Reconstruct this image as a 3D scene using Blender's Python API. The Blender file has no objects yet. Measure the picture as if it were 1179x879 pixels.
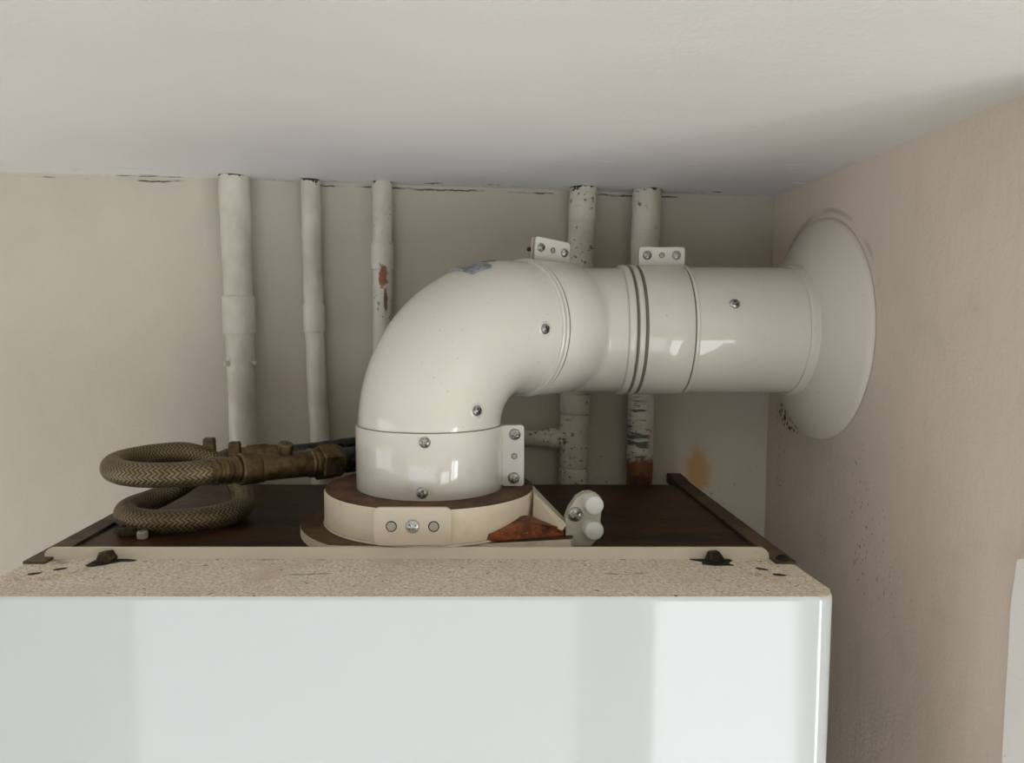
import bpy, bmesh, math, random
from mathutils import Vector, Matrix, noise as mnoise
random.seed(7)
C = bpy.context.scene.collection
CAMZ = 2.2
F = 886.0; PX0 = 543.0; PY0 = 439.5; TILT = math.atan(68.5 / 886.0)
ST, CT = math.sin(TILT), math.cos(TILT)
# all shapes are given in millimetres from the camera's foot point: x right, y into the alcove, z up from lens height
def project(p):
    d = p[1] * CT - p[2] * ST; v = p[1] * ST + p[2] * CT
    return PX0 + F * p[0] / d, PY0 - F * v / d
def at_y(px, py, y):
    t = (PY0 - py) / F
    z = y * (t * CT - ST) / (CT + t * ST)
    d = y * CT - z * ST
    return Vector(((px - PX0) / F * d, y, z))
def V(*a): return Vector(a)

# ------------------------------------------------------------------ mesh helpers
class MB:
    def __init__(self): self.v = []; self.f = []
    def add(self, vs, fs):
        n = len(self.v); self.v += [Vector(p) for p in vs]; self.f += [tuple(i + n for i in f) for f in fs]; return self
    def build(self, name, mat, parent=None, root=None, sharp=35, loc=None, uv=None):
        off = root if root is not None else (loc if loc is not None else Vector((0, 0, 0)))
        me = bpy.data.meshes.new(name)
        me.from_pydata([((p - off) * 0.001) for p in self.v], [], self.f)
        if uv:
            l = me.uv_layers.new(name='UVMap')
            for i, c in enumerate(uv): l.data[i].uv = c
        bm = bmesh.new(); bm.from_mesh(me)
        if not uv: bmesh.ops.recalc_face_normals(bm, faces=bm.faces)
        bm.to_mesh(me); bm.free()
        for p in me.polygons: p.use_smooth = True
        me.set_sharp_from_angle(angle=math.radians(sharp))
        me.materials.append(mat)
        o = bpy.data.objects.new(name, me); C.objects.link(o)
        if parent is not None: o.parent = parent
        elif loc is not None: o.location = W(loc)
        else: o.location = (0, 0, CAMZ)
        return o
def W(p): return Vector((p[0] * .001, p[1] * .001, p[2] * .001 + CAMZ))

def empty(name, base, label, cat, group=None):
    o = bpy.data.objects.new(name, None); C.objects.link(o)
    o.location = W(base); o.empty_display_size = .02
    tag(o, label, cat, group); return o
def tag(o, label, cat, group=None):
    o['label'] = label; o['category'] = cat
    if group: o['group'] = group
    return o

def frame_for(d, up=None):
    d = Vector(d).normalized()
    up = Vector(up) if up else (Vector((0, 0, 1)) if abs(d.z) < .9 else Vector((0, -1, 0)))
    a = (up - d * up.dot(d)).normalized()
    return a, d.cross(a), d
def catmull(pts, n=10):
    pts = [Vector(p) for p in pts]; out = []
    P = [pts[0] * 2 - pts[1]] + pts + [pts[-1] * 2 - pts[-2]]
    for i in range(1, len(P) - 2):
        for k in range(n):
            t = k / n; a, b, c, d = P[i - 1], P[i], P[i + 1], P[i + 2]
            out.append(.5 * ((2 * b) + (c - a) * t + (2 * a - 5 * b + 4 * c - d) * t * t + (3 * b - a - 3 * c + d) * t ** 3))
    out.append(pts[-1]); return out
def frames(path, n0=None):
    T = []
    for i in range(len(path)):
        a = path[max(i - 1, 0)]; b = path[min(i + 1, len(path) - 1)]
        T.append((b - a).normalized())
    n = Vector(n0) if n0 else frame_for(T[0])[0]
    out = []
    for t in T:
        n = (n - t * n.dot(t)).normalized(); out.append((n, t.cross(n), t))
    return out
def sweep(path, rad, seg=48, n0=None, caps=True, mb=None, wob=None):
    mb = mb or MB(); path = [Vector(p) for p in path]
    fr = frames(path, n0); vs = []; fs = []
    for i, p in enumerate(path):
        r = rad[i] if isinstance(rad, (list, tuple)) else rad
        for k in range(seg):
            a = 2 * math.pi * k / seg
            rr = r + (wob(i, a, p) if wob else 0)
            vs.append(p + (fr[i][0] * math.cos(a) + fr[i][1] * math.sin(a)) * rr)
    for i in range(len(path) - 1):
        for k in range(seg):
            k2 = (k + 1) % seg
            fs.append((i * seg + k, i * seg + k2, (i + 1) * seg + k2, (i + 1) * seg + k))
    if caps:
        fs.append(tuple(range(seg))[::-1]); fs.append(tuple((len(path) - 1) * seg + k for k in range(seg)))
    return mb.add(vs, fs)
def lathe(o, d, prof, seg=64, mb=None, up=None, hexa=False, caps=True):
    """prof: (distance along d, radius)"""
    mb = mb or MB(); a, b, d = frame_for(d, up); o = Vector(o); vs = []; fs = []
    for s, r in prof:
        for k in range(seg):
            t = 2 * math.pi * k / seg
            vs.append(o + d * s + (a * math.cos(t) + b * math.sin(t)) * max(r, 1e-4))
    m = len(prof)
    for i in range(m - 1):
        for k in range(seg):
            k2 = (k + 1) % seg
            fs.append((i * seg + k, i * seg + k2, (i + 1) * seg + k2, (i + 1) * seg + k))
    if caps:
        fs.append(tuple(range(seg))[::-1]); fs.append(tuple((m - 1) * seg + k for k in range(seg)))
    return mb.add(vs, fs)
def ring_shell(o, d, r_in, r_out, w, lip=0.6, seg=96, mb=None):
    """a closed band: thin wall tube with rounded rims"""
    mb = mb or MB(); a, b, d = frame_for(d); o = Vector(o)
    prof = [(0, r_in), (0, r_out - lip), (lip * .3, r_out - lip * .3), (lip, r_out), (w - lip, r_out), (w - lip * .3, r_out - lip * .3), (w, r_out - lip), (w, r_in)]
    vs = []; fs = []; m = len(prof)
    for s, r in prof:
        for k in range(seg):
            t = 2 * math.pi * k / seg
            vs.append(o + d * s + (a * math.cos(t) + b * math.sin(t)) * r)
    for i in range(m):
        j = (i + 1) % m
        for k in range(seg):
            k2 = (k + 1) % seg
            fs.append((i * seg + k, i * seg + k2, j * seg + k2, j * seg + k))
    return mb.add(vs, fs)
def prism(outline, o, ux, uy, thick, bevel=0, mb=None, segs=2):
    """2D outline extruded along ux x uy"""
    mb = mb or MB(); o = Vector(o); ux = Vector(ux).normalized(); uy = Vector(uy).normalized(); n = ux.cross(uy)
    bm = bmesh.new()
    lo = [bm.verts.new(o + ux * x + uy * y) for x, y in outline]
    hi = [bm.verts.new(o + ux * x + uy * y + n * thick) for x, y in outline]
    bm.faces.new(lo[::-1]); bm.faces.new(hi); k = len(outline)
    for i in range(k): bm.faces.new((lo[i], lo[(i + 1) % k], hi[(i + 1) % k], hi[i]))
    if bevel:
        es = [e for e in bm.edges if len(e.link_faces) == 2 and e.calc_face_angle(0) > .5]
        bmesh.ops.bevel(bm, geom=es, offset=bevel, segments=segs, profile=.5, affect='EDGES', clamp_overlap=True)
    bm.verts.index_update()
    mb.add([v.co.copy() for v in bm.verts], [tuple(v.index for v in f.verts) for f in bm.faces]); bm.free(); return mb
def rrect(w, h, r, n=6, x0=None, y0=None, corners=(1, 1, 1, 1)):
    x0 = -w / 2 if x0 is None else x0; y0 = -h / 2 if y0 is None else y0; out = []
    for i, (cx, cy) in enumerate(((x0 + w - r, y0 + r), (x0 + w - r, y0 + h - r), (x0 + r, y0 + h - r), (x0 + r, y0 + r))):
        a0 = -90 + 90 * i
        if not corners[i]:
            out.append((cx + r * (1 if i in (0, 1) else -1), cy + r * (1 if i in (1, 2) else -1))); continue
        for k in range(n + 1):
            a = math.radians(a0 + 90 * k / n); out.append((cx + r * math.cos(a), cy + r * math.sin(a)))
    return out
def box(x0, x1, y0, y1, z0, z1, bevel=0, mb=None, segs=2):
    return prism([(x0, y0), (x1, y0), (x1, y1), (x0, y1)], (0, 0, z0), (1, 0, 0), (0, 1, 0), z1 - z0, bevel, mb, segs)

# ------------------------------------------------------------------ materials
def lin(r, g, b):
    f = lambda c: (c / 255 / 12.92) if c <= 10 else ((c / 255 + .055) / 1.055) ** 2.4
    return (f(r), f(g), f(b), 1)
class G:
    def __init__(self, name):
        self.m = bpy.data.materials.new(name); self.m.use_nodes = True
        self.t = self.m.node_tree; self.b = self.t.nodes['Principled BSDF']; self._pos = None
    def node(self, t, **k):
        n = self.t.nodes.new(t)
        for a, b in k.items(): setattr(n, a, b)
        return n
    def put(self, sock, val):
        if hasattr(val, 'is_output'): self.t.links.new(val, sock)
        elif val is not None: sock.default_value = val
    def pos(self):
        if self._pos is None: self._pos = self.node('ShaderNodeNewGeometry')
        return self._pos.outputs['Position']
    def normal(self): self.pos(); return self._pos.outputs['Normal']
    def sep(self, v):
        n = self.node('ShaderNodeSeparateXYZ'); self.put(n.inputs[0], v); return n.outputs
    def math(self, op, a, b=None, clamp=False):
        n = self.node('ShaderNodeMath', operation=op); n.use_clamp = clamp
        self.put(n.inputs[0], a); self.put(n.inputs[1], b); return n.outputs[0]
    def vm(self, op, a, b=None):
        n = self.node('ShaderNodeVectorMath', operation=op)
        self.put(n.inputs[0], a); self.put(n.inputs[1], b)
        return n.outputs['Value'] if op in ('LENGTH', 'DOT_PRODUCT', 'DISTANCE') else n.outputs[0]
    def noise(self, scale, detail=3, rough=.55, vec=None, stretch=None, off=(0, 0, 0)):
        v = vec or self.pos()
        if stretch: v = self.vm('MULTIPLY', v, stretch)
        if off != (0, 0, 0): v = self.vm('ADD', v, off)
        n = self.node('ShaderNodeTexNoise'); self.put(n.inputs['Vector'], v)
        n.inputs['Scale'].default_value = scale; n.inputs['Detail'].default_value = detail; n.inputs['Roughness'].default_value = rough
        return n.outputs['Fac']
    def ramp(self, x, lo, hi):
        n = self.node('ShaderNodeMapRange', interpolation_type='SMOOTHSTEP'); self.put(n.inputs[0], x)
        n.inputs[1].default_value = lo; n.inputs[2].default_value = hi; return n.outputs[0]
    def mix(self, f, a, b):
        n = self.node('ShaderNodeMix', data_type='RGBA'); self.put(n.inputs[0], f); self.put(n.inputs[6], a); self.put(n.inputs[7], b); return n.outputs[2]
    def blob(self, c, r, amt=.8, nscale=60, soft=.25):
        """1 inside a ragged ellipsoid at world point c with half sizes r (m)"""
        v = self.vm('SUBTRACT', self.pos(), c); v = self.vm('DIVIDE', v, r)
        d = self.vm('LENGTH', v)
        n = self.math('MULTIPLY', self.math('SUBTRACT', self.noise(nscale, 4, .65), .5), amt * 2)
        return self.math('SUBTRACT', 1, self.ramp(self.math('ADD', d, n), 1 - soft, 1 + soft))
    def bump(self, *hs, dist=.001):
        prev = None
        for h, s in hs:
            n = self.node('ShaderNodeBump'); n.inputs['Strength'].default_value = s; n.inputs['Distance'].default_value = dist
            self.put(n.inputs['Height'], h)
            if prev is not None: self.put(n.inputs['Normal'], prev)
            prev = n.outputs[0]
        self.put(self.b.inputs['Normal'], prev)
    def done(self, col, rough=.5, metal=0, coat=0, coat_rough=.05, spec=None):
        self.put(self.b.inputs['Base Color'], col); self.put(self.b.inputs['Roughness'], rough)
        self.put(self.b.inputs['Metallic'], metal); self.b.inputs['Coat Weight'].default_value = coat
        self.b.inputs['Coat Roughness'].default_value = coat_rough
        if spec is not None: self.b.inputs['Specular IOR Level'].default_value = spec
        return self.m
def wz(z): return z * .001 + CAMZ
def wp(p): return tuple(W(p))
CEIL_R, SLOPE = 112.0, -.0317
def ceil_z(x): return CEIL_R + SLOPE * (x - 272)

def m_wall(name, base, tint, kind):
    g = G(name)
    big = g.noise(5, 3); mid = g.noise(28, 4)
    c = g.mix(g.ramp(big, .3, .7), base, tint)
    c = g.mix(g.math('MULTIPLY', g.ramp(mid, .5, .8), .12), c, lin(150, 140, 122))
    if kind == 'back':
        P = g.sep(g.pos())
        st = g.blob(wp(at_y(803, 543, 702)), (.011, .02, .02), .55, 80, .5)
        c = g.mix(g.math('MULTIPLY', st, .8), c, lin(186, 142, 76))
        # flaking line where wall and ceiling meet
        line = g.math('ADD', g.math('MULTIPLY', P[0], SLOPE), CAMZ + .001 * (CEIL_R - SLOPE * 272))
        dz = g.math('SUBTRACT', line, P[2])
        wob = g.math('MULTIPLY', g.noise(45, 5, .7), .006)
        e = g.math('ABSOLUTE', g.math('SUBTRACT', dz, wob))
        gate = g.ramp(g.noise(22, 3, .6, off=(3, 1, 2)), .5, .6)
        ck = g.math('MULTIPLY', g.math('SUBTRACT', 1, g.ramp(e, .0004, .0009)), gate)
        c = g.mix(g.math('MULTIPLY', ck, .85), c, lin(48, 40, 32))
    if kind in ('back', 'right'):
        sp = g.ramp(g.noise(330, 2, .5), .66, .70)
        zone = g.ramp(g.noise(14, 3), .48, .62)
        P = g.sep(g.pos())
        low = g.math('SUBTRACT', 1, g.ramp(P[2], wz(-190), wz(-30))) if kind == 'back' else g.math('SUBTRACT', 1, g.ramp(g.math('ABSOLUTE', g.math('SUBTRACT', P[2], wz(-130))), .03, .11))
        if kind == 'right': zone = g.math('MULTIPLY', zone, g.ramp(P[1], .42, .56))
        else: zone = g.math('MULTIPLY', zone, g.ramp(P[0], .0, .08))
        c = g.mix(g.math('MULTIPLY', g.math('MULTIPLY', sp, zone), g.math('MULTIPLY', low, .8)), c, lin(60, 54, 44))
    if kind == 'right':
        # grimy ring of old filler round the collar, dark crumbs under it
        d = g.vm('LENGTH', g.vm('MULTIPLY', g.vm('SUBTRACT', g.pos(), wp((272, 604, -6.3))), (0, 1, 1)))
        e = g.math('ABSOLUTE', g.math('SUBTRACT', g.math('SUBTRACT', d, .0885), g.math('MULTIPLY', g.noise(30, 4), .006)))
        rg = g.math('MULTIPLY', g.math('SUBTRACT', 1, g.ramp(e, .0005, .003)), g.ramp(g.noise(18, 2), .42, .6))
        rg = g.math('MULTIPLY', rg, g.ramp(P[2], wz(0), wz(60)))
        c = g.mix(g.math('MULTIPLY', rg, .4), c, lin(132, 116, 100))
        bl = g.blob(wp((272, 652, -80)), (.02, .026, .012), .9, 140, .2)
        c = g.mix(g.math('MULTIPLY', bl, g.ramp(g.noise(260, 2), .5, .6)), c, lin(52, 44, 34))
    g.bump((g.noise(9, 3), .35), (g.noise(55, 4, .6, stretch=(1, 1, .45)), .22), (g.noise(420, 2), .10), dist=.004)
    return g.done(c, .62, spec=.3)
def m_ceiling():
    g = G('ceiling_paint')
    c = g.mix(g.ramp(g.noise(4, 3), .3, .7), lin(220, 219, 216), lin(214, 212, 208))
    P = g.sep(g.pos())
    back = g.ramp(P[1], .58, .69)
    fl = g.math('MULTIPLY', g.ramp(g.noise(60, 4, .7, stretch=(.5, 2, 1)), .62, .70), back)
    c = g.mix(g.math('MULTIPLY', fl, .35), c, lin(150, 140, 125))
    ck = g.ramp(g.noise(38, 5, .7, stretch=(.6, 1.4, 1), off=(5, 2, 0)), .615, .63)
    c = g.mix(g.math('MULTIPLY', g.math('MULTIPLY', ck, g.ramp(P[1], .655, .69)), .9), c, lin(52, 44, 36))
    wf_ = g.math('MULTIPLY', g.ramp(g.noise(50, 3, .6, stretch=(.35, 2, 1), off=(9, 3, 0)), .68, .71), g.ramp(P[1], .5, .62))
    c = g.mix(g.math('MULTIPLY', wf_, .8), c, lin(250, 248, 242))
    g.bump((g.noise(6, 2), .3), (g.noise(28, 3, .5, stretch=(.4, 1.5, 1)), .10), (g.noise(350, 2), .05), dist=.004)
    return g.done(c, .5, spec=.35)
def m_enamel(name, base, coat=.6, rough=.32, wave=.12):
    g = G(name)
    c = g.mix(g.math('MULTIPLY', g.ramp(g.noise(40, 4), .5, .8), .25), base, tuple(x * .86 for x in base[:3]) + (1,))
    sp = g.math('MULTIPLY', g.ramp(g.noise(520, 1), .76, .79), .5)
    c = g.mix(sp, c, lin(120, 108, 90))
    g.bump((g.noise(16, 2), wave), dist=.004)
    return g.done(c, rough, coat=coat, coat_rough=.03)
def m_metal(name, base, rough, dirt=None, metal=1, bumps=.15):
    g = G(name); c = base
    if dirt: c = g.mix(g.ramp(g.noise(140, 4, .6), .42, .62), base, dirt)
    g.bump((g.noise(500, 3), bumps), dist=.0004)
    return g.done(c, g.math('ADD', rough, g.math('MULTIPLY', g.math('SUBTRACT', g.noise(200, 2), .5), .2)), metal)
def m_pipe(name, specks=.0, blobs=(), top=None, streak=None):
    g = G(name)
    c = g.mix(g.ramp(g.noise(26, 4), .35, .7), lin(206, 201, 186), lin(186, 180, 162))
    if specks:
        s = g.ramp(g.noise(240, 3, .6), .64 - specks * .06, .68 - specks * .06)
        s = g.math('MULTIPLY', s, g.ramp(g.noise(20, 2), .52 - specks * .2, .62 - specks * .2))
        c = g.mix(g.math('MULTIPLY', s, .8), c, lin(70, 64, 50))
    for ctr, r, col, amt, ns in blobs:
        c = g.mix(g.blob(wp(ctr), r, amt, ns), c, col)
    if streak:
        ctr, r = streak
        s = g.math('MULTIPLY', g.blob(wp(ctr), r, .5, 60, .3), g.ramp(g.noise(120, 2, stretch=(.35, .35, 2.6)), .52, .58))
        c = g.mix(g.math('MULTIPLY', s, .9), c, lin(40, 62, 56))
    if top is not None:
        z, depth = top
        P = g.sep(g.pos())
        e = g.math('SUBTRACT', P[2], g.math('SUBTRACT', wz(z), g.math('MULTIPLY', g.ramp(g.noise(75, 4, .7), .42, .72), depth * .001)))
        c = g.mix(g.ramp(e, -.0003, .0003), c, lin(44, 37, 29))
    g.bump((g.noise(60, 4, .6), .5), (g.noise(300, 3), .2), dist=.002)
    return g.done(c, .42, spec=.45)
def m_rusty(name, light, dark, scale, rough, stretch=(1, 1, 1), side=None, spec=.4):
    g = G(name)
    c = g.mix(g.ramp(g.noise(scale, 5, .65, stretch=stretch), .32, .7), dark, light)
    c = g.mix(g.ramp(g.noise(scale * 6, 3), .62, .75), c, tuple(x * 1.7 for x in light[:3]) + (1,))
    if side:
        N = g.sep(g.normal())
        up = g.ramp(N[2], .45, .7)
        sc = g.mix(g.math('MULTIPLY', g.ramp(g.noise(70, 4), .55, .75), .35), side, lin(176, 148, 108))
        c = g.mix(up, sc, c)
    g.bump((g.noise(scale * 3, 4), .4), (g.noise(scale * 18, 2), .2), dist=.001)
    return g.done(c, rough, spec=spec)
def m_cover(name, full=False):
    g = G(name)
    N = g.sep(g.normal()); P = g.sep(g.pos())
    up = g.math('MULTIPLY', g.ramp(N[2], .30, .85), 1.0)
    if full: up = 1.0
    d = g.mix(g.ramp(g.noise(520, 4, .75), .36, .64), lin(196, 178, 152), lin(242, 232, 214))
    d = g.mix(g.ramp(g.noise(40, 4, .6), .5, .8), d, lin(204, 184, 158))
    d = g.mix(g.ramp(g.noise(260, 2, .5, off=(1, 4, 2)), .66, .72), d, lin(120, 102, 78))
    d = g.mix(g.math('MULTIPLY', g.ramp(g.noise(70, 3, .6, stretch=(.25, 1, 1), off=(7, 0, 0)), .66, .7), .6), d, lin(110, 95, 75))
    c = g.mix(g.math('MULTIPLY', up, .95), lin(195, 197, 195), d)
    rough = g.math('ADD', .06, g.math('MULTIPLY', up, .6))
    g.bump((g.noise(6, 1), .05), (g.math('MULTIPLY', g.noise(400, 3), up), .5), dist=.002)
    m = g.done(c, rough); 
    return m
def m_braid():
    g = G('braided_steel')
    uv = g.node('ShaderNodeUVMap').outputs[0]; s = g.sep(uv)
    row = g.math('FRACT', s[0]); tri = g.math('ABSOLUTE', g.math('SUBTRACT', row, .5))
    st = g.math('FRACT', g.math('ADD', s[1], g.math('MULTIPLY', tri, 1.9)))
    h = g.math('SINE', g.math('MULTIPLY', st, math.pi))
    c = g.mix(g.ramp(h, .1, .75), lin(34, 27, 19), lin(132, 116, 90))
    c = g.mix(g.math('MULTIPLY', g.ramp(g.noise(90, 4), .4, .7), .45), c, lin(70, 54, 34))
    return g.done(c, .45, .6)

M = {}
M['wall_back'] = m_wall('wall_paint_back', lin(195, 185, 170), lin(186, 178, 163), 'back')
M['wall_right'] = m_wall('wall_paint_right', lin(222, 206, 191), lin(212, 199, 184), 'right')
M['wall'] = m_wall('room_paint', lin(222, 216, 206), lin(216, 209, 198), 'room')
M['ceiling'] = m_ceiling()
M['flue'] = m_enamel('flue_enamel', lin(216, 211, 197), 1.0, .4)
M['collar'] = m_enamel('collar_paint', lin(214, 206, 194), .1, .45)
M['tab'] = m_enamel('tab_enamel', lin(204, 200, 188), .6, .3)
M['cover'] = m_cover('white_enamel_dusty'); M['dust'] = m_cover('dusty_plate', True)
M['lip'] = m_enamel('cream_lip', lin(222, 212, 194), .15, .4)
M['chassis'] = m_rusty('chassis_brown', lin(74, 46, 24), lin(26, 17, 10), 18, .4, (.3, 1.6, 1), side=lin(226, 224, 218), spec=.2)
M['rail'] = m_rusty('rail_brown', lin(96, 76, 56), lin(52, 38, 27), 40, .55)
M['turret'] = m_rusty('turret_cast', lin(104, 68, 44), lin(58, 38, 26), 60, .55, side=lin(226, 212, 188))
M['flange'] = m_rusty('flange_cast', lin(96, 66, 42), lin(52, 36, 24), 50, .6, side=lin(220, 206, 184))
M['gasket'] = m_rusty('orange_gasket', lin(164, 92, 38), lin(84, 42, 20), 70, .55)
M['plate'] = m_enamel('cream_plate', lin(206, 192, 170), .1, .42)
M['seam'] = m_metal('seam_gap_dark', lin(112, 104, 90), .7, metal=0)  # darkness of the clamp joint gaps, put into the colour of thin rings
M['plug'] = m_metal('plug_grey', lin(168, 160, 146), .5, metal=.2)
M['screw'] = m_metal('zinc_screw', lin(196, 196, 194), .3, lin(150, 147, 140))
M['bolt_dark'] = m_rusty('dark_rusty_bolt', lin(60, 42, 28), lin(28, 20, 14), 120, .6)
M['bolt'] = m_rusty('rusty_bolt', lin(86, 66, 36), lin(34, 24, 15), 120, .6)
M['dark'] = m_rusty('black_grime', lin(34, 26, 20), lin(14, 11, 9), 90, .7)
M['brass'] = m_metal('tarnished_brass', lin(112, 94, 66), .4, lin(84, 68, 46), metal=.8)
M['braid'] = m_braid()
M['black'] = m_metal('black_pipe', lin(18, 18, 20), .28, metal=0)
M['label'] = m_metal('silver_label', lin(150, 153, 155), .35, lin(104, 108, 111), metal=0)
M['label2'] = m_metal('grey_label', lin(96, 94, 92), .5, metal=.2)
M['cap'] = m_enamel('white_cap', lin(214, 214, 206), .1, .4)
M['clip'] = m_enamel('translucent_clip', lin(196, 190, 172), .2, .35)
M['board'] = m_enamel('board_white', lin(238, 234, 228), .0, .6, .3)
M['floor'] = m_rusty('floor_lino', lin(176, 170, 160), lin(158, 152, 142), 8, .5)
M['frame'] = m_enamel('frame_white', lin(230, 230, 228), .3, .35)

# ------------------------------------------------------------------ the room
def struct(name, mb, m, parent=None):
    o = mb.build(name, m, parent)
    if parent is None: o['kind'] = 'structure'
    return o
RX0, RX1, RY0, YB, XW, YE = -1800, 2600, -1500, 702, 272, 330
TOP = 240; FL = -2200
def wall_slab(x0, x1, y0, y1): return box(x0, x1, y0, y1, FL, TOP)
struct('wall_back', wall_slab(RX0 - 100, XW + 100, YB, YB + 100), M['wall_back'])
struct('wall_right', wall_slab(XW, XW + 100, YE, YB), M['wall_right'])
struct('wall_return', wall_slab(XW + 100, RX1, YE, YE + 100), M['wall'])
struct('wall_side', wall_slab(RX1, RX1 + 100, RY0 - 100, YE + 100), M['wall'])
def holed(ax, lo, hi, a0, a1, z0, z1, t0, t1):
    """a wall along x (ax 0) or y (ax 1) with one opening"""
    mb = MB()
    def bx(u0, u1, zz0, zz1):
        if ax == 0: box(u0, u1, t0, t1, zz0, zz1, mb=mb)
        else: box(t0, t1, u0, u1, zz0, zz1, mb=mb)
    bx(lo, a0, FL, TOP); bx(a1, hi, FL, TOP); bx(a0, a1, z1, TOP); bx(a0, a1, FL, z0)
    return mb
W1 = (-1250, 480, -1700, -380); W3 = (640, 1330, -2120, -600); W4 = (1400, 2150, -2120, -330); W2 = (-760, 400, -1300, -40)
wf = holed(0, RX0 - 100, 540, *W1, RY0 - 100, RY0)
for x0_, x1_, w_ in ((540, 1365, W3), (1365, RX1, W4)):
    q_ = holed(0, x0_, x1_, *w_, RY0 - 100, RY0); wf.add(q_.v, q_.f)
struct('wall_front', wf, M['wall'])
struct('wall_left', holed(1, RY0, YB, *W2, RX0 - 100, RX0), M['wall'])
mb = MB()
xs = (RX0 - 100, RX1 + 100)
v = [V(x, y, ceil_z(x) + dz) for dz in (0, 160) for x in xs for y in (RY0 - 100, YB + 100)]
mb.add(v, [(0, 1, 3, 2), (4, 6, 7, 5), (0, 2, 6, 4), (1, 5, 7, 3), (0, 4, 5, 1), (2, 3, 7, 6)])
struct('ceiling', mb, M['ceiling'])
struct('floor', box(RX0 - 100, RX1 + 100, RY0 - 100, YB + 100, FL - 80, FL), M['floor'])
def window(name, ax, a0, a1, z0, z1, t0, t1, bars, rails):
    mb = MB(); w = 60
    def bx(u0, u1, zz0, zz1):
        if ax == 0: box(u0, u1, t0, t1, zz0, zz1, 3, mb)
        else: box(t0, t1, u0, u1, zz0, zz1, 3, mb)
    bx(a0, a0 + w, z0, z1); bx(a1 - w, a1, z0, z1); bx(a0 + w, a1 - w, z0, z0 + w); bx(a0 + w, a1 - w, z1 - w, z1)
    for b in bars: bx(b - 25, b + 25, z0 + w, z1 - w)
    for r in rails:
        e = [a0 + w] + [x for b in bars for x in (b - 25, b + 25)] + [a1 - w]
        for i in range(0, len(e), 2): bx(e[i], e[i + 1], r - 15, r + 15)
    return struct(name, mb, M['frame'])
window('window_1', 0, *W1, RY0 - 80, RY0 - 30, [], [])
window('window_2', 1, *W2, RX0 - 80, RX0 - 30, [-180], [])
window('window_3', 0, *W3, RY0 - 80, RY0 - 30, [], [])
window('window_4', 0, *W4, RY0 - 80, RY0 - 30, [1640], [])

def area(name, loc, rot, sx, sy, power, col):
    l = bpy.data.lights.new(name, 'AREA'); l.shape = 'RECTANGLE'; l.size = sx; l.size_y = sy; l.energy = power; l.color = col
    o = bpy.data.objects.new(name, l); C.objects.link(o); o.location = loc; o.rotation_euler = rot; return o
def win_light(name, ax, a0, a1, z0, z1, L, col):
    w, h = (a1 - a0) * .001, (z1 - z0) * .001; mid = (a0 + a1) * .0005; z = CAMZ + (z0 + z1) * .0005
    loc, rot = ((mid, RY0 * .001 - .11, z), (math.radians(90), 0, 0)) if ax == 0 else ((RX0 * .001 - .11, mid, z), (math.radians(90), 0, math.radians(-90)))
    return area(name, loc, rot, w, h, L * math.pi * w * h, col)
win_light('daylight_rear', 0, *W1, 1.6, (.88, .95, 1))
win_light('daylight_door', 0, *W4, 11, (.92, .97, 1))
win_light('daylight_patio', 0, *W3, 4.8, (.92, .97, 1))
win_light('daylight_side', 1, *W2, 1.6, (.97, .98, 1))
sun = bpy.data.lights.new('sun', 'SUN'); sun.energy = 16; sun.angle = .01; sun.color = (1, .97, .93)
so = bpy.data.objects.new('sun', sun); C.objects.link(so); so.location = (2.5, -4, 5)
so.rotation_euler = Vector((-.42, 1, -1.25)).to_track_quat('-Z', 'Y').to_euler()
wd = bpy.data.worlds.new('sky'); bpy.context.scene.world = wd; wd.use_nodes = True
wd.node_tree.nodes['Background'].inputs[0].default_value = (.75, .85, 1, 1); wd.node_tree.nodes['Background'].inputs[1].default_value = 1.0

# torn-edged white lining board on the right wall
rag = random.Random(3); e = []
for i in range(40):
    z = -114 - i * 24; e.append((364.5 + rag.uniform(-.5, .5) - (2.2 if i == 0 else 0), z))
out = [(331, FL + .5), (331, -110), (345, -111), (359, -112.5)] + e + [(364, FL + .5)]
bd = prism(out[::-1], (262, 0, 0), (0, 1, 0), (0, 0, 1), 9.5, .6).build('lining_board', M['board'], loc=V(267, 348, FL + .5))
tag(bd, 'white lining board with a ragged edge on the wall by the boiler front', 'board')

# ------------------------------------------------------------------ screws
def screw(name, p, n, r, parent, root, mat=None, twist=.4, h=None, up=None):
    """pan head with a pressed cross"""
    mb = MB(); a, b, n = frame_for(n, up); p = Vector(p); h = h or r * .62; R, S = 12, 40; vs = []; fs = []
    ct, s_ = math.cos(twist), math.sin(twist)
    vs.append(p + n * (h * .45))
    for i in range(1, R + 1):
        rr = r * i / R
        for k in range(S):
            t = 2 * math.pi * k / S; x, y = rr * math.cos(t), rr * math.sin(t)
            z = h * math.sqrt(max(0, 1 - (rr / r) ** 2.6)) * .999
            u, w_ = x * ct + y * s_, -x * s_ + y * ct
            if (abs(u) < r * .17 and abs(w_) < r * .6) or (abs(w_) < r * .17 and abs(u) < r * .6): z -= h * 1.0
            vs.append(p + a * x + b * y + n * z)
    for k in range(S):
        fs.append((0, 1 + k, 1 + (k + 1) % S))
    for i in range(R - 1):
        for k in range(S):
            k2 = (k + 1) % S
            fs.append((1 + i * S + k, 1 + (i + 1) * S + k, 1 + (i + 1) * S + k2, 1 + i * S + k2))
    q = len(vs)
    for k in range(S): vs.append(vs[1 + (R - 1) * S + k] - n * (r * .35))
    for k in range(S):
        k2 = (k + 1) % S; fs.append((1 + (R - 1) * S + k, q + k, q + k2, 1 + (R - 1) * S + k2))
    fs.append(tuple(q + k for k in range(S))[::-1])
    mb.add(vs, fs); return mb.build(name, mat or M['screw'], parent, root, sharp=40)
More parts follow.
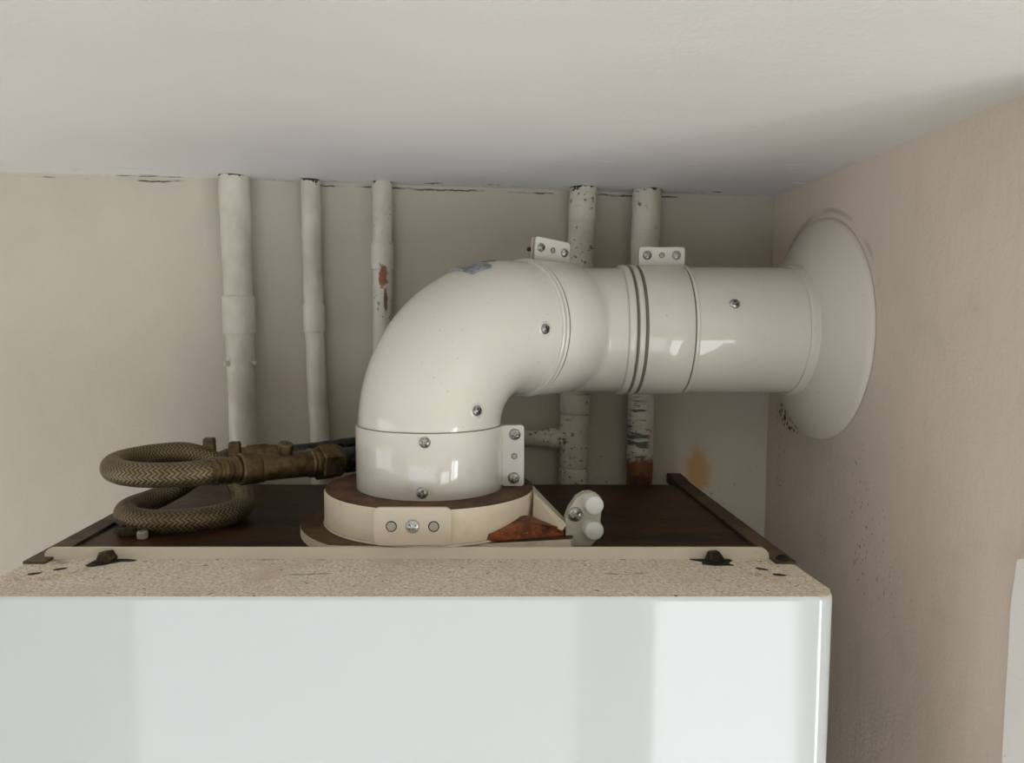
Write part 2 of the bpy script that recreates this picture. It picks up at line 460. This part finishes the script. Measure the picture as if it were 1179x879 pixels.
def plug(name, p, n, r, parent, root, mat=None, h=.5):
    g_ = ring_shell(Vector(p) - Vector(n).normalized() * .3, n, r * .99, r * 1.22, .5, .1, 32)
    rim = g_.build(name.replace('plug', 'hole_rim') if 'plug' in name else name + '_rim', M['dark'], parent, root)
    return lathe(Vector(p) - Vector(n).normalized() * .4, n, [(0, r), (.4 + h * .8, r), (.4 + h, r * .85)], 32).build(name, mat or M['plug'], parent, root)

# ------------------------------------------------------------------ boiler
BX0, BX1, BF, BLIP, BPAN, BT = -264, 191, 389, 451, 666, -142
root = V(-38, 545, -842)
boiler = empty('boiler', root, 'white wall-hung boiler with a dusty top below the flue', 'boiler')
# front cover, open at the back, with round vertical edges
def cover():
    bm = bmesh.new(); r = 11; y1 = BLIP + 4
    pts = [(BX0, y1)]
    for k in range(9):
        a = math.radians(180 + 90 * k / 8); pts.append((BX0 + r + r * math.cos(a), BF + r + r * math.sin(a)))
    for k in range(9):
        a = math.radians(270 + 90 * k / 8); pts.append((BX1 - r + r * math.cos(a), BF + r + r * math.sin(a)))
    pts.append((BX1, y1))
    lo = [bm.verts.new((x, y, -842)) for x, y in pts]; hi = [bm.verts.new((x, y, BT)) for x, y in pts]
    k = len(pts); bm.faces.new(lo[::-1]); top = bm.faces.new(hi)
    for i in range(k): bm.faces.new((lo[i], lo[(i + 1) % k], hi[(i + 1) % k], hi[i]))
    es = [e for e in top.edges if not (abs(e.verts[0].co.y - y1) < .1 and abs(e.verts[1].co.y - y1) < .1)]
    bmesh.ops.bevel(bm, geom=es, offset=2.6, segments=4, profile=.5, affect='EDGES')
    bm.verts.index_update(); mb = MB().add([v.co.copy() for v in bm.verts], [tuple(v.index for v in f.verts) for f in bm.faces]); bm.free(); return mb
cov = cover().build('front_cover', M['cover'], boiler, root, sharp=50)
cov['label'] = 'glossy white front cover with dust along its top'
# pressed corner plates of the cover
def cplate(name, pts, holes):
    o = prism(pts, (0, 0, BT - .4), (1, 0, 0), (0, 1, 0), 2.3, .4).build(name, M['dust'], cov, root)
    for (x, y, a) in holes:
        u = V(math.cos(a), math.sin(a), 0); w_ = V(-math.sin(a), math.cos(a), 0)
        prism([(-3.5, -1.2), (-1, -2.2), (2.4, -1.6), (4.0, -.2), (2.8, 1.3), (-.5, 1.8), (-3.2, 1.2)], (x, y, BT + 1.5), u, w_, .5).build('slot', M['dark'], o, root)
cplate('corner_plate', [(-260, 413), (-240, 413), (-235, 415), (-222, 430), (-222, 434), (-260, 434)], [(-244, 420, .5), (-234, 428, .5)])
cplate('corner_plate', [(187, 413), (187, 434), (155, 434), (155, 430), (163, 416), (168, 413)], [(165, 428, -.6), (171, 418, -.3)])
# chassis body behind the cover
ch = box(BX0 + 2, BX1 - 2, BLIP + 4, BPAN, -842, BT - .2, 1).build('chassis', M['chassis'], boiler, root)
ch['label'] = 'rust-brown top of the metal chassis'
for sx in (0, 1):
    x0, x1 = (BX0, BX0 + 13) if sx == 0 else (BX1 - 12, BX1)
    prism([(BLIP - 8, BT - .2), (BLIP + 5, BT - .2), (BLIP + 5, BT - 5), (YB - 4, BT - 5), (YB - 4, BT + 1.5), (YB - 6, BT + 4), (YB - 24, BT + 3.5), (YB - 40, BT + 2), (BLIP - 8, BT + 1.5)], (x0, 0, 0), (0, 1, 0), (0, 0, 1), x1 - x0, .6).build('side_rail', M['rail'], boiler, root)
# front lip: a strip with rounded upper corners
lipo = rrect(435, 9, 5.5, 6, -256.5, BT - 2, (0, 1, 1, 0))
lp = prism(lipo, (0, BLIP + 3.5, 0), (1, 0, 0), (0, 0, 1), 2.2, .4).build('front_lip', M['lip'], boiler, root)
lp['label'] = 'cream strip standing along the top edge'
# wall bracket under the rails
box(-45, -15, BPAN - 1, YB, -260, -230).build('wall_bracket', M['rail'], boiler, root)
box(20, 50, BPAN - 1, YB, -330, -300).build('wall_bracket', M['rail'], boiler, root)
def hexbolt(px, py, tilt, r, ln, mat):
    p = at_y(px, py, BLIP + 1.5); d = V(math.sin(tilt), -1, .10)
    prof = [(0, r * .6), (.6, r), (ln - 1.4, r), (ln - .5, r * .93), (ln, r * .72)]
    o = lathe(p, d, prof, 6, up=(1, 0, .12)).build('hex_bolt', mat, boiler, root, sharp=20)
    return p
pb = hexbolt(127, 642, -.1, 5.2, 8, M['bolt'])
pb2 = hexbolt(820, 642, .1, 5.0, 7, M['bolt_dark'])
def notch(c, pts):
    prism([(x * 1., y) for x, y in pts], (c.x, BLIP, BT - .3), (1, 0, 0), (0, 1, 0), .7).build('bolt_notch', M['dark'], cov, root)
notch(pb, [(-9, -13), (-4, -13.5), (1, -11), (5, -7), (9, -4), (16, -3), (17, -1), (10, .8), (-7, .8), (-8, -5)])
notch(pb2, [(-9, -9), (-3, -11.5), (9, -11), (7, -8), (9, -4), (11, -2), (10, .8), (-14, .8), (-12, -1.5), (-8, -4)])
screw('screw', (184.5, 447.5, BT + 1.6), (0, 0, 1), 3.8, boiler, root, M['dark'])

# ------------------------------------------------------------------ flue flange on the boiler top
FX, FY = -28.8, 525
root = V(FX, FY, BT)
fl = empty('flue_flange', root, 'round cream flange with a rusty top between boiler and flue elbow', 'flange')
outl = []
for k in range(0, 33):
    a = math.radians(20 + (258 - 20) * k / 32); outl.append((FX + 88 * math.cos(a), FY + 88 * math.sin(a)))
outl = [(x, max(y, 458)) for x, y in outl]
outl += [(-25, 456.8), (62, 472), (64, 476), (64, 500)]
prism(outl, (0, 0, BT + .3), (1, 0, 0), (0, 1, 0), 6.2, .8).build('base_plate', M['flange'], fl, root, sharp=30)
tp = [(0, 71), (1, 72), (20.4, 72), (22, 71.2), (22.6, 69.8)]
tur = lathe((FX, FY, BT + 7.4), (0, 0, 1), [(0, 60)] + tp + [(22.6, 10)], 128).build('turret', M['turret'], fl, root, sharp=30)
tur['label'] = 'round block, cream sides and rusty brown top'
lathe((FX, FY, BT + 6.0), (0, 0, 1), [(0, 71.6), (1.0, 72.6), (2.2, 72.2)], 96).build('seal', M['flange'], fl, root)
# side lobe: sloping web with an orange gasket wedge showing under it
pa = at_y(612, 561, 512); pt = at_y(649, 606, 478); 
web = MB()
a1 = V(38, 480, -113.5); a0 = V(39.5, 520, -112.5)
tri = [V(36, 470, -131), V(40.5, 505, -112.5), V(58, 474, -128), V(40, 530, -113), V(60, 500, -130), V(36, 470, -134)]
web.add([V(41, 500, -112.2), V(42, 524, -112.2), V(60, 478, -127.8), V(62, 500, -130), V(40, 492, -126), V(57, 475.5, -131), V(40, 520, -134), V(62, 498, -134)],
        [(0, 1, 3, 2), (0, 2, 5, 4), (2, 3, 7, 5), (1, 6, 7, 3), (0, 4, 6, 1), (4, 5, 7, 6)])
web.build('web', M['plate'], fl, root, sharp=20)
gk = MB()
gk.add([V(-6, 459, -134.8), V(59, 481, -135.5), V(62, 497, -135.5), V(20, 490, -135.5), V(-5, 459, -133), V(36, 474, -125), V(58, 479, -130), V(60, 497, -131), V(30, 490, -124)],
       [(0, 1, 6, 5, 4), (1, 2, 7, 6), (5, 6, 7, 8), (4, 5, 8), (0, 4, 8, 3), (2, 3, 8, 7), (0, 3, 2, 1)])
gk.build('gasket', M['gasket'], fl, root, sharp=20)['label'] = 'orange-brown gasket wedge'
# bracket plate in front
c = at_y(475, 606.5, 449.6); w_, h_ = 46, 22.6
bp = prism(rrect(w_, h_, 3.5), (c.x, 452.2, c.z), (1, 0, 0), (0, 0, 1), 2.6, .9).build('bracket_plate', M['plate'], fl, root)
screw('screw', (c.x, 449.5, c.z), (0, -1, 0), 4.2, bp, root, twist=.7, h=1.8)
for s in (-1, 1): plug('plug', (c.x + s * 12.6, 449.5, c.z), (0, -1, 0), 2.7, bp, root)
# sampling point with two white caps
c1 = at_y(682, 581, 478); c2 = at_y(682, 610, 478); sc_ = at_y(663, 594, 478)
ol = [at_y(x, y, 482) for x, y in ((651, 630), (651, 597), (655, 586), (664, 573), (672, 568), (680, 567), (688, 570), (692, 578), (692, 590), (691, 598), (692, 610), (690, 618), (684, 624), (680, 628), (672, 630))]
sp = prism([(p.x, p.z) for p in ol][::-1], (0, 489, 0), (1, 0, 0), (0, 0, 1), 8, 1.2).build('sampling_point', M['clip'], fl, root)
sp['label'] = 'pale plastic clip at the flange side'
for q in (c1, c2): lathe(V(q.x, 483, q.z) , (.06, -1, .04), [(0, 6.6), (3, 6.5), (9, 6.0), (10.2, 5.6), (10.8, 4.6), (10.9, .01)], 40).build('cap', M['cap'], sp, root)['label'] = 'round white plastic cap'
screw('screw', (sc_.x, 480.9, sc_.z), (0, -1, 0), 4.8, sp, root, twist=.9, h=3)

# ------------------------------------------------------------------ flue
A = math.radians(35); H = V(math.cos(A), math.sin(A), 0); RB = 66; RT = 48.9; ZE = -4.5; ZS = -6.3
root = V(FX, FY, -112)
flue = empty('flue_pipe', root, 'white boiler flue with an elbow and screwed clamps, running into the wall', 'flue')
arc_c = V(FX, FY, ZE - RB) + H * RB
def elbow_path(n=40):
    p = [V(FX, FY, -100), V(FX, FY, -85)]
    for k in range(n + 1):
        t = math.pi / 2 * k / n; p.append(arc_c - H * (RB * math.cos(t)) + V(0, 0, RB * math.sin(t)))
    p.append(V(FX, FY, ZE) + H * 74); p.append(V(FX, FY, ZE) + H * 82); return p
ep = elbow_path()
elb = sweep(ep, RT, 96, n0=-H).build('elbow', M['flue'], flue, root)
elb['label'] = 'curved elbow turning from the boiler towards the wall'
def elbow_pt(th, ph, r=RT):
    n = -H * math.cos(th) + V(0, 0, math.sin(th)); b = V(0, 0, 1).cross(H)   # b points left/away of the run
    nn = n * math.cos(ph) + b * math.sin(ph)
    return arc_c + n * RB + nn * r, nn
def elbow_find(px, py):
    best = None
    for i in range(0, 91):
        for j in range(0, 180):
            th = math.radians(i); ph = math.radians(j * 2)
            p, n = elbow_pt(th, ph)
            if n.dot(-p) <= 0: continue
            q = project(p); d = (q[0] - px) ** 2 + (q[1] - py) ** 2
            if best is None or d < best[0]: best = (d, p, n, th, ph)
    return best
for (px, py) in ((549, 474), (627, 378)):
    _, p, n, th, ph = elbow_find(px, py)
    dm = lathe(p - n * .5, n, [(0, 5.6), (.6, 5.2), (1.0, 4.2), (.6, 3.6)], 32).build('screw_dimple', M['flue'], elb, root)
    screw('screw', p + n * .2, n, 3.6, elb, root, twist=.6)
# data label on the outside of the bend
def patch(th0, th1, ph0, ph1, off, n=10):
    mb = MB(); vs = []; fs = []
    for lay in (off, -.2):
        for i in range(n + 1):
            for j in range(n + 1):
                vs.append(elbow_pt(math.radians(th0 + (th1 - th0) * i / n), math.radians(ph0 + (ph1 - ph0) * j / n), RT + lay)[0])
    m = n + 1; o = m * m
    for i in range(n):
        for j in range(n):
            q = (i * m + j, i * m + j + 1, (i + 1) * m + j + 1, (i + 1) * m + j); fs.append(q); fs.append(tuple(o + x for x in q[::-1]))
    for i in range(n):
        for a_, b_ in (((i * m), (i + 1) * m), (i * m + n, (i + 1) * m + n), (i, i + 1), (n * m + i, n * m + i + 1)):
            fs.append((a_, b_, b_ + o, a_ + o))
    return mb.add(vs, fs)
LB = elbow_find(532, 311); LC = elbow_find(556, 304)
t0, f0 = math.degrees(LB[3]), math.degrees(LB[4])
lab = patch(t0 - 1, t0 + 8, f0 - 16, f0 + 14, 1.6).build('data_label', M['label'], elb, root)
lab['label'] = 'small silver data label'
t1, f1 = math.degrees(LC[3]), math.degrees(LC[4])
patch(t0 + 8.2, t0 + 16, f0 + 2, f0 + 24, .5).build('data_label', M['label2'], elb, root)['label'] = 'dull grey end of the label'

def tab_pair(part, o, ux, uy, w, h, screws, r=2.9, mid='plug', gap=2.6, rod=False, corners=(1, 1, 1, 1)):
    """two facing clamp ears; ux along the ear, uy outwards, front face on -(normal)"""
    ux = Vector(ux).normalized(); uy = Vector(uy).normalized(); n = ux.cross(uy)   # towards the viewer
    if n.y > 0: n = -n
    for k in (0, 1):
        oo = Vector(o) - n * (k * (gap + 1.6))
        t = MB(); q = ux.cross(uy); sgn = 1 if q.dot(n) > 0 else -1
        prism(rrect(w, h, 2.2, 5, -w / 2, 0, corners), oo if sgn > 0 else oo + n * 1.6, ux, uy, 1.6, .5, t)
        tb = t.build('clamp_ear', M['tab'], part, root)
        if k == 0: front = tb
    fo = Vector(o) + n * 1.6
    for (x, y) in screws:
        p = fo + ux * x + uy * y
        screw('screw', p, n, r, part, root, twist=random.random(), up=uy)
        lathe(p - n * 9.5, n, [(0, 1.3), (8, 1.5)], 16).build('screw_shank', M['screw'], part, root)
    p = fo + uy * (screws[0][1] + screws[1][1]) * .5 + ux * (screws[0][0] + screws[1][0]) * .5
    plug('plug', p + n * .2, n, 1.7, part, root, M['screw'] if mid == 'dark' else M['plug'], .15)
    return front
# lower clamp on the turret
BR = 50.6
band = ring_shell((FX, FY, -112), (0, 0, 1), RT - 2, BR, 42.5, .3, 128)
cl1 = band.build('lower_clamp', M['flue'], flue, root); cl1['label'] = 'wide clamp band round the foot of the elbow'
for (px, py) in ((489, 510), (486, 568)):
    x = (px - PX0) / F * 481; a_ = math.asin((x - FX) / BR); y = FY - BR * math.cos(a_)
    p = at_y(px, py, y); screw('screw', p, V(math.sin(a_), -math.cos(a_), 0), 3.7, cl1, root, twist=.3 + py * .01)
q0 = at_y(581, 562, 521); q1 = at_y(603, 489, 521)
q0.z = max(q0.z, -111.3)
tab_pair(cl1, V(q0.x - 2, 518, (q0.z + q1.z) / 2), (0, 0, 1), (1, 0, 0), q1.z - q0.z, q1.x - q0.x + 2, [(-15.2, 8), (14.6, 8.6)], 4.0)
# clamp at the end of the elbow
E80 = V(FX, FY, ZE) + H * 80
ring_shell(E80 - H * 3.4, H, RT - 3, 50.6, 2.8, 1.2, 128).build('elbow_bead', M['flue'], elb, root)
ring_shell(E80 - H * .4, H, RT - 3, 51.2, 2.8, 1.2, 128).build('elbow_bead', M['flue'], elb, root)
cl2 = ring_shell(E80 + H * 3.6, H, RT - 2, 50.3, 35, .3, 128).build('middle_clamp', M['flue'], flue, root)
cl2['label'] = 'clamp band at the elbow outlet with a tilted ear'
m0 = at_y(636, 300, 580)
tab_pair(cl2, at_y(634, 305, 584), at_y(660, 293, 588) - at_y(616, 284, 572), V(.05, -.05, 1), 31, 18.5, [(-10.5, 11), (10.8, 10.5)], 3.3, 'dark')
lathe(at_y(607, 287, 590), (1, .2, -.02), [(0, 1.2), (.6, 1.7), (8, 1.7)], 16).build('bolt_end', M['bolt'], cl2, root)
# bend adaptor: runs on along the elbow, then swings parallel to the back wall
kink = V(FX, FY, ZS) + H * ((604 - FY) / math.sin(A)); tl = 17
p1 = kink - H * tl; p1.z = ZE + (ZS - ZE) * .8; p2 = kink + V(tl, 0, 0)
path = [E80 - H * 4, E80 + H * 20, E80 + H * 30, p1]
for k in range(1, 13):
    t = k / 12; path.append(p1 * (1 - t) ** 2 + kink * 2 * t * (1 - t) + p2 * t * t)
path.append(V(122, 604, ZS))
sweep(path, RT - .5, 96).build('bend_adaptor', M['flue'], flue, root)
# straight run
def cyl_x(x0, x1, prof_r): return lathe((x0, 604, ZS), (1, 0, 0), prof_r, 128)
sp_ = lathe((119, 604, ZS), (1, 0, 0), [(0, RT - 2), (0, RT), (153, RT), (153, RT - 2)], 128).build('straight_pipe', M['flue'], flue, root)
ring_shell((113.5, 604, ZS), (1, 0, 0), RT - 3, 50.9, 6.2, 2.2, 128).build('pipe_bead', M['flue'], flue, root)
ring_shell((121, 604, ZS), (1, 0, 0), RT - 3, 51.0, 4.8, 1.8, 128).build('pipe_bead', M['flue'], flue, root)
cl3 = ring_shell((127.8, 604, ZS), (1, 0, 0), RT - 2, 50.2, 33.4, .3, 128).build('upper_clamp', M['flue'], flue, root)
cl3['label'] = 'clamp band on the straight run with a level ear'
ring_shell((162, 604, ZS), (1, 0, 0), RT - 3, 50.4, 3.2, 1.2, 128).build('pipe_bead', M['flue'], flue, root)
k0 = at_y(735, 307, 600); k1 = at_y(788, 285, 600)
tab_pair(cl3, V((k0.x + k1.x) / 2, 600, k0.z - 2), (1, 0, 0), (0, 0, 1), k1.x - k0.x, k1.z - k0.z + 2, [(-11.2, 10.4), (11.2, 10.4)], 3.5, 'dark')
a_ = math.asin(((380 - 350) * 560 / F) / RT * .98)
ps = at_y(846, 350, 604 - RT * math.cos(a_)); screw('screw', ps, V(0, -math.cos(a_), math.sin(a_)), 3.7, sp_, root, twist=.5)

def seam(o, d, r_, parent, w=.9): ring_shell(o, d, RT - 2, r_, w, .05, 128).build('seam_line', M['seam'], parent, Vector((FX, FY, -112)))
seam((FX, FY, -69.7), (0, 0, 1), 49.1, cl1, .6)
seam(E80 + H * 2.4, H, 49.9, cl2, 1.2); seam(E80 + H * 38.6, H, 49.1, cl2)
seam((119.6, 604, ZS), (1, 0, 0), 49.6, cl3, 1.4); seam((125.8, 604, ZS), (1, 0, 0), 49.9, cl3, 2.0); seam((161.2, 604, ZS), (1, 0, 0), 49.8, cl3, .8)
# wall collar
root = V(271, 604, ZS - 86)
prof = [(0, 49), (0, 50.2), (3.5, 51.2), (5.5, 50.6), (6.5, 50.9)]
for k in range(1, 15):
    t = k / 14; prof.append((6.5 + 17.5 * (t ** 1.25), 50.9 + 34.1 * t))
prof += [(25.5, 85.6), (27.0, 85.8), (27.5, 85)]
col = lathe((244.5, 604, ZS), (1, 0, 0), prof + [(27.5, 49)], 160).build('wall_collar', M['collar'], loc=root, sharp=40)
tag(col, 'round white flared collar covering the hole where the flue enters the wall', 'collar')

# ------------------------------------------------------------------ painted water pipes behind the boiler
PY_ = 686
def pipe(pts, r0, r1, label, specks=0, blobs=(), topcut=3, streak=None, fittings=(), seed=1, yo=0):
    """pts: picture points of the pipe's middle, top to bottom"""
    y = PY_ + yo
    P = [at_y(px, py, y) for px, py in pts]
    zt = ceil_z(P[0].x) ; P[0].z = zt + 1
    lo = P[-1].copy(); lo.z = -300; end = lo.copy(); end.z = FL
    root = V(end.x, y, FL)
    o = empty('water_pipe', root, label, 'pipe', 'painted water pipes on the back wall')
    pth = []
    full = P + [lo]
    for i in range(len(full) - 1):
        n = max(2, int((full[i] - full[i + 1]).length / 4))
        for k in range(n): pth.append(full[i].lerp(full[i + 1], k / n))
    pth += [lo, end]
    L = zt - P[-1].z
    rad = [r0 + (r1 - r0) * min(1, (zt - p.z) / L) for p in pth]
    def wob(i, a, p):
        return .6 * (mnoise.noise(V(p.z * .035 + seed * 9, math.cos(a) * 1.0, math.sin(a) * 1.0))) + .35 * mnoise.noise(V(p.z * .12, math.cos(a) * 2 + seed, math.sin(a) * 2))
    mat = m_pipe('pipe_paint', specks, blobs, (zt, topcut), streak)
    tube = sweep(pth, rad, 36, n0=(0, -1, 0), wob=wob).build('tube', mat, o, root, sharp=60)
    def axis(py):
        for i in range(len(pts) - 1):
            if pts[i][1] <= py <= pts[i + 1][1]:
                t = (py - pts[i][1]) / (pts[i + 1][1] - pts[i][1]); return at_y(pts[i][0] + t * (pts[i + 1][0] - pts[i][0]), py, y)
        return at_y(pts[-1][0], py, y)
    for name, ya, yb, dr in fittings:
        a, b = axis(ya), axis(yb); L = (b - a).length; r = r0 + (r1 - r0) * min(1, (zt - (a.z + b.z) / 2) / (zt - P[-1].z)) + dr
        lathe(a, b - a, [(0, r - dr - .8), (.4, r - .4), (1.6, r), (L - 1.6, r), (L - .4, r - .4), (L, r - dr - .8)], 36).build(name, mat, o, root)
    return o, root, mat, axis
RUST = lin(134, 84, 54)
p1_ = pipe([(269, 200), (275, 350), (281, 520)], 13.3, 11.9, 'thickest white pipe on the back wall, nearest the hose end, smooth and clean', 0, (), 4, None, [('coupling', 341, 385, 1.7)], 1, -1)
for dx in (-9, 12):
    q = p1_[3](418) + V(dx, -10 if dx < 0 else -3, 0)
    lathe(q, (dx * .06, -1, .1), [(-2, 2.4), (2, 2.2), (3.2, 1.4), (3.6, .1)], 16).build('nub', p1_[2], p1_[0], p1_[1])
p2_ = pipe([(357, 206), (362, 380), (369, 520)], 8.4, 8.6, 'thin leaning white pipe with a broken dark top, next to the thickest pipe', 0, (), 9, None, [('coupling', 350, 383, 1.3)], 2, 4)
pc = at_y(441, 318, PY_ - 4)
p3_ = pipe([(440, 211), (441, 400), (442, 520)], 8.8, 8.8, 'thin white pipe with a red-brown chip in its paint, rising behind the elbow', .35,
      [(pc, (.0038, .02, .011), RUST, 1.1, 190), (at_y(444, 345, PY_ - 4), (.0016, .02, .010), lin(110, 84, 54), .6, 200)], 3.5, None, [('coupling', 279, 311, 1.2)], 3, 4)
p4_ = pipe([(672, 213), (667, 320), (662, 460), (660, 560)], 11.9, 11.2, 'speckled white pipe with a tee and side branch below the flue', .8, (), 5, None,
      [('socket', 453, 476, 2.0), ('tee', 477, 537, 1.5), ('socket', 538, 556, 2.0)], 4)
tc = p4_[3](505)
lathe(tc, (-1, 0, 0), [(0, 9.5), (12, 9.5), (22, 9.2), (23, 7.6), (50, 7.4)], 32).build('branch', p4_[2], p4_[0], p4_[1])
rb = at_y(737, 545, PY_ - 8)
p5_ = pipe([(745, 213), (742, 300), (738, 450), (736, 560)], 12.6, 11.2, 'white pipe with green scratches and a rusty foot, nearest the wall corner', .45,
      [(rb, (.02, .05, .016), lin(118, 74, 38), .9, 120), (rb - V(0, 0, 8), (.009, .05, .009), lin(66, 36, 20), .9, 150)], 2.5, (at_y(736, 500, PY_ - 10), (.010, .05, .030)), [], 5)

# ------------------------------------------------------------------ filling loop on the boiler top
root = V(-203, 540, BT)
loop = empty('filling_hose', root, 'coiled braided steel hose with brass valves lying on the boiler top', 'hose')
CU = V(-203, 538, -99); CL_ = V(-206, 546, -133.6)
hp = []
for i in range(0, 118):
    psi = 42 - i * 5
    u = min(1, max(0, (-psi - 150) / 120)); u = u * u * (3 - 2 * u)
    c = CU.lerp(CL_, u); R = 46 + (39.5 - 46) * u
    if psi < -470: 
        w = min(1, (-psi - 470) / 70); c = c + V(0, 4 * w, 22 * w * w)
    hp.append(c + V(R * math.sin(math.radians(psi)), -R * math.cos(math.radians(psi)), 0))
start = hp[0].copy()
# dense resample
dense = catmull(hp, 8); cum = [0]
for i in range(1, len(dense)): cum.append(cum[-1] + (dense[i] - dense[i - 1]).length)
SEG, ROWS, PITCH = 80, 10, 3.1
fr = frames(dense, V(0, 0, 1)); vs = []; fs = []; uvs = []
for i, p in enumerate(dense):
    for k in range(SEG):
        a = 2 * math.pi * k / SEG; row = (k / SEG * ROWS) % 1; tri = abs(row - .5)
        st = (cum[i] / PITCH + tri * 1.9) % 1
        rr = 7.7 + .55 * math.sin(math.pi * st)
        vs.append(p + (fr[i][0] * math.cos(a) + fr[i][1] * math.sin(a)) * rr)
for i in range(len(dense) - 1):
    for k in range(SEG):
        k2 = (k + 1) % SEG; fs.append((i * SEG + k, i * SEG + k2, (i + 1) * SEG + k2, (i + 1) * SEG + k))
        u0, u1 = k / SEG * ROWS, (k + 1) / SEG * ROWS; v0, v1 = cum[i] / PITCH, cum[i + 1] / PITCH
        uvs += [(u0, v0), (u1, v0), (u1, v1), (u0, v1)]
fs = [f for f in fs]
hz = MB().add(vs, fs).build('braided_hose', M['braid'], loop, root, sharp=80, uv=uvs)
hz['label'] = 'braided steel hose coiled twice'
p0 = start; pe = V(-98, 571, -103.5); d = (pe - p0).normalized()
ribs = [(-3, 8.3)]
for k in range(6): ribs += [(k * 3 + .2, 8.2), (k * 3 + .9, 9.1), (k * 3 + 2.0, 9.1), (k * 3 + 2.7, 8.2)]
lathe(p0, d, ribs + [(19, 8)], 40).build('crimp_sleeve', M['brass'], loop, root)
lathe(p0, d, [(18, 7), (18.4, 10.2), (19.4, 11), (31, 11), (32, 10.4), (32.6, 9.5), (33.4, 10.4), (36.2, 10.4), (37, 9)], 48).build('union_nut', M['brass'], loop, root)
vb = lathe(p0, d, [(36, 8), (37, 9.2), (40, 9.6), (72, 9.6), (73, 10.6), (75, 10.6), (75.6, 9.8), (76.6, 10.6), (79, 10.6), (80, 9)], 48).build('valve_body', M['brass'], loop, root)
a_, b_, _ = frame_for(d)
if b_.y > 0: b_ = -b_
lathe(p0 + d * 53 + a_ * 7, a_ * .96 + b_ * .3, [(0, 5.2), (4, 5.2), (4.4, 5.6), (8.6, 5.6), (9.4, 4.8), (9.4, 1.0), (8.2, .8)], 32).build('isolator_screw', M['brass'], vb, root)
lathe(p0, d, [(79, 10), (79.6, 12.6), (81, 13.4), (94, 13.4), (95.4, 12.6), (96, 11)], 6, up=V(.2, 0, 1)).build('hex_nut', M['brass'], loop, root, sharp=20)
lathe(p0, d, [(94, 9), (94.6, 11.8), (97.5, 11.8), (98.2, 10.5)], 40).build('nut_collar', M['brass'], loop, root)
bp_ = catmull([p0 + d * 95, p0 + d * 120, V(-52, 613, -104), V(-6, 655, -104), V(22, tc.y - 7, tc.z), V(tc.x - 48, tc.y, tc.z)], 8)
sweep(bp_, 9.6, 40).build('black_pipe', M['black'], loop, root)['label'] = 'glossy black pipe running behind the elbow'
# rear valve that takes the other end of the hose
e0 = hp[-1]; ed = (hp[-1] - hp[-2]).normalized()
lathe(e0, ed, [(-4, 8.3), (-3.4, 9.0), (8, 9.0), (9, 8)], 36).build('crimp_sleeve', M['brass'], loop, root)
r0_ = at_y(262, 529, 597); r1_ = at_y(318, 524, 606); rd = (r1_ - r0_).normalized()
sweep(catmull([e0 + ed * 6, e0 + ed * 14 + V(0, 0, 2), r0_ - rd * 2, r0_ + rd * 4], 8), 6.5, 32).build('elbow_joint', M['brass'], loop, root)
rv = lathe(r0_, rd, [(-2, 6), (-1, 8.5), (14, 8.5), (15, 9.6), (30, 9.6), (32, 8.5), (38, 8)], 36).build('rear_valve', M['brass'], loop, root)
for (px, py, hgt) in ((243, 527, 27), (272, 527, 24)):
    q = at_y(px, py, 588); prism([(-4.6, 0), (4.6, 0), (4, hgt - 6.5), (3, hgt - 5.2), (-3, hgt - 5.2), (-4, hgt - 6.5)], q - V(0, 0, 6), (1, 0, 0), (0, 0, 1), 6, .9).build('wing', M['brass'], rv, root)
sweep(catmull([r0_ + rd * 34, r0_ + rd * 60, at_y(380, 517, 640), at_y(430, 510, 672), at_y(455, 508, 700)], 8), 7.2, 32).build('dark_pipe', M['black'], loop, root)

# loose bits lying beside the hose
def nutty(px, py, r, h, label, seg, name, cat):
    b = None
    for y in range(455, 640):
        q = at_y(px, py, y)
        if q.z >= BT + h * .4: pass
        else: b = q; break
    q = None
    lo_, hi_ = 455., 665.
    for _ in range(40):
        m_ = (lo_ + hi_) / 2; q = at_y(px, py, m_)
        if q.z < BT + h * .5: hi_ = m_
        else: lo_ = m_
    mb = lathe((q.x, q.y, BT), (0, 0, 1), [(0, r * .86), (h * .15, r), (h * .85, r), (h, r * .84), (h, r * .5), (h * .4, r * .45)], seg)
    o = mb.build(name, M['bolt'] if seg == 6 else M['plug'], loc=V(q.x, q.y, BT), sharp=25); tag(o, label, cat); return o
nutty(148, 611, 7, 6.5, 'rusty loose hex nut on the boiler top in front of the coiled hose', 6, 'loose_nut', 'nut')
nutty(164, 616, 3.6, 5, 'small grey metal ferrule beside the loose rusty nut', 20, 'loose_ferrule', 'ferrule')

# ------------------------------------------------------------------ camera
cam = bpy.data.cameras.new('camera'); cam.sensor_fit = 'HORIZONTAL'; cam.sensor_width = 36; cam.lens = 36 * F / 1179
cam.shift_x = (589.5 - PX0) / 1179; cam.clip_start = .01
co = bpy.data.objects.new('camera', cam); C.objects.link(co); co.location = (0, 0, CAMZ); co.rotation_euler = (math.pi / 2 - TILT, 0, 0)
sc = bpy.context.scene; sc.camera = co
sc.view_settings.view_transform = 'Standard'; sc.view_settings.look = 'None'; sc.view_settings.gamma = 1; sc.view_settings.use_curve_mapping = False
sc.view_settings.exposure = -0.04
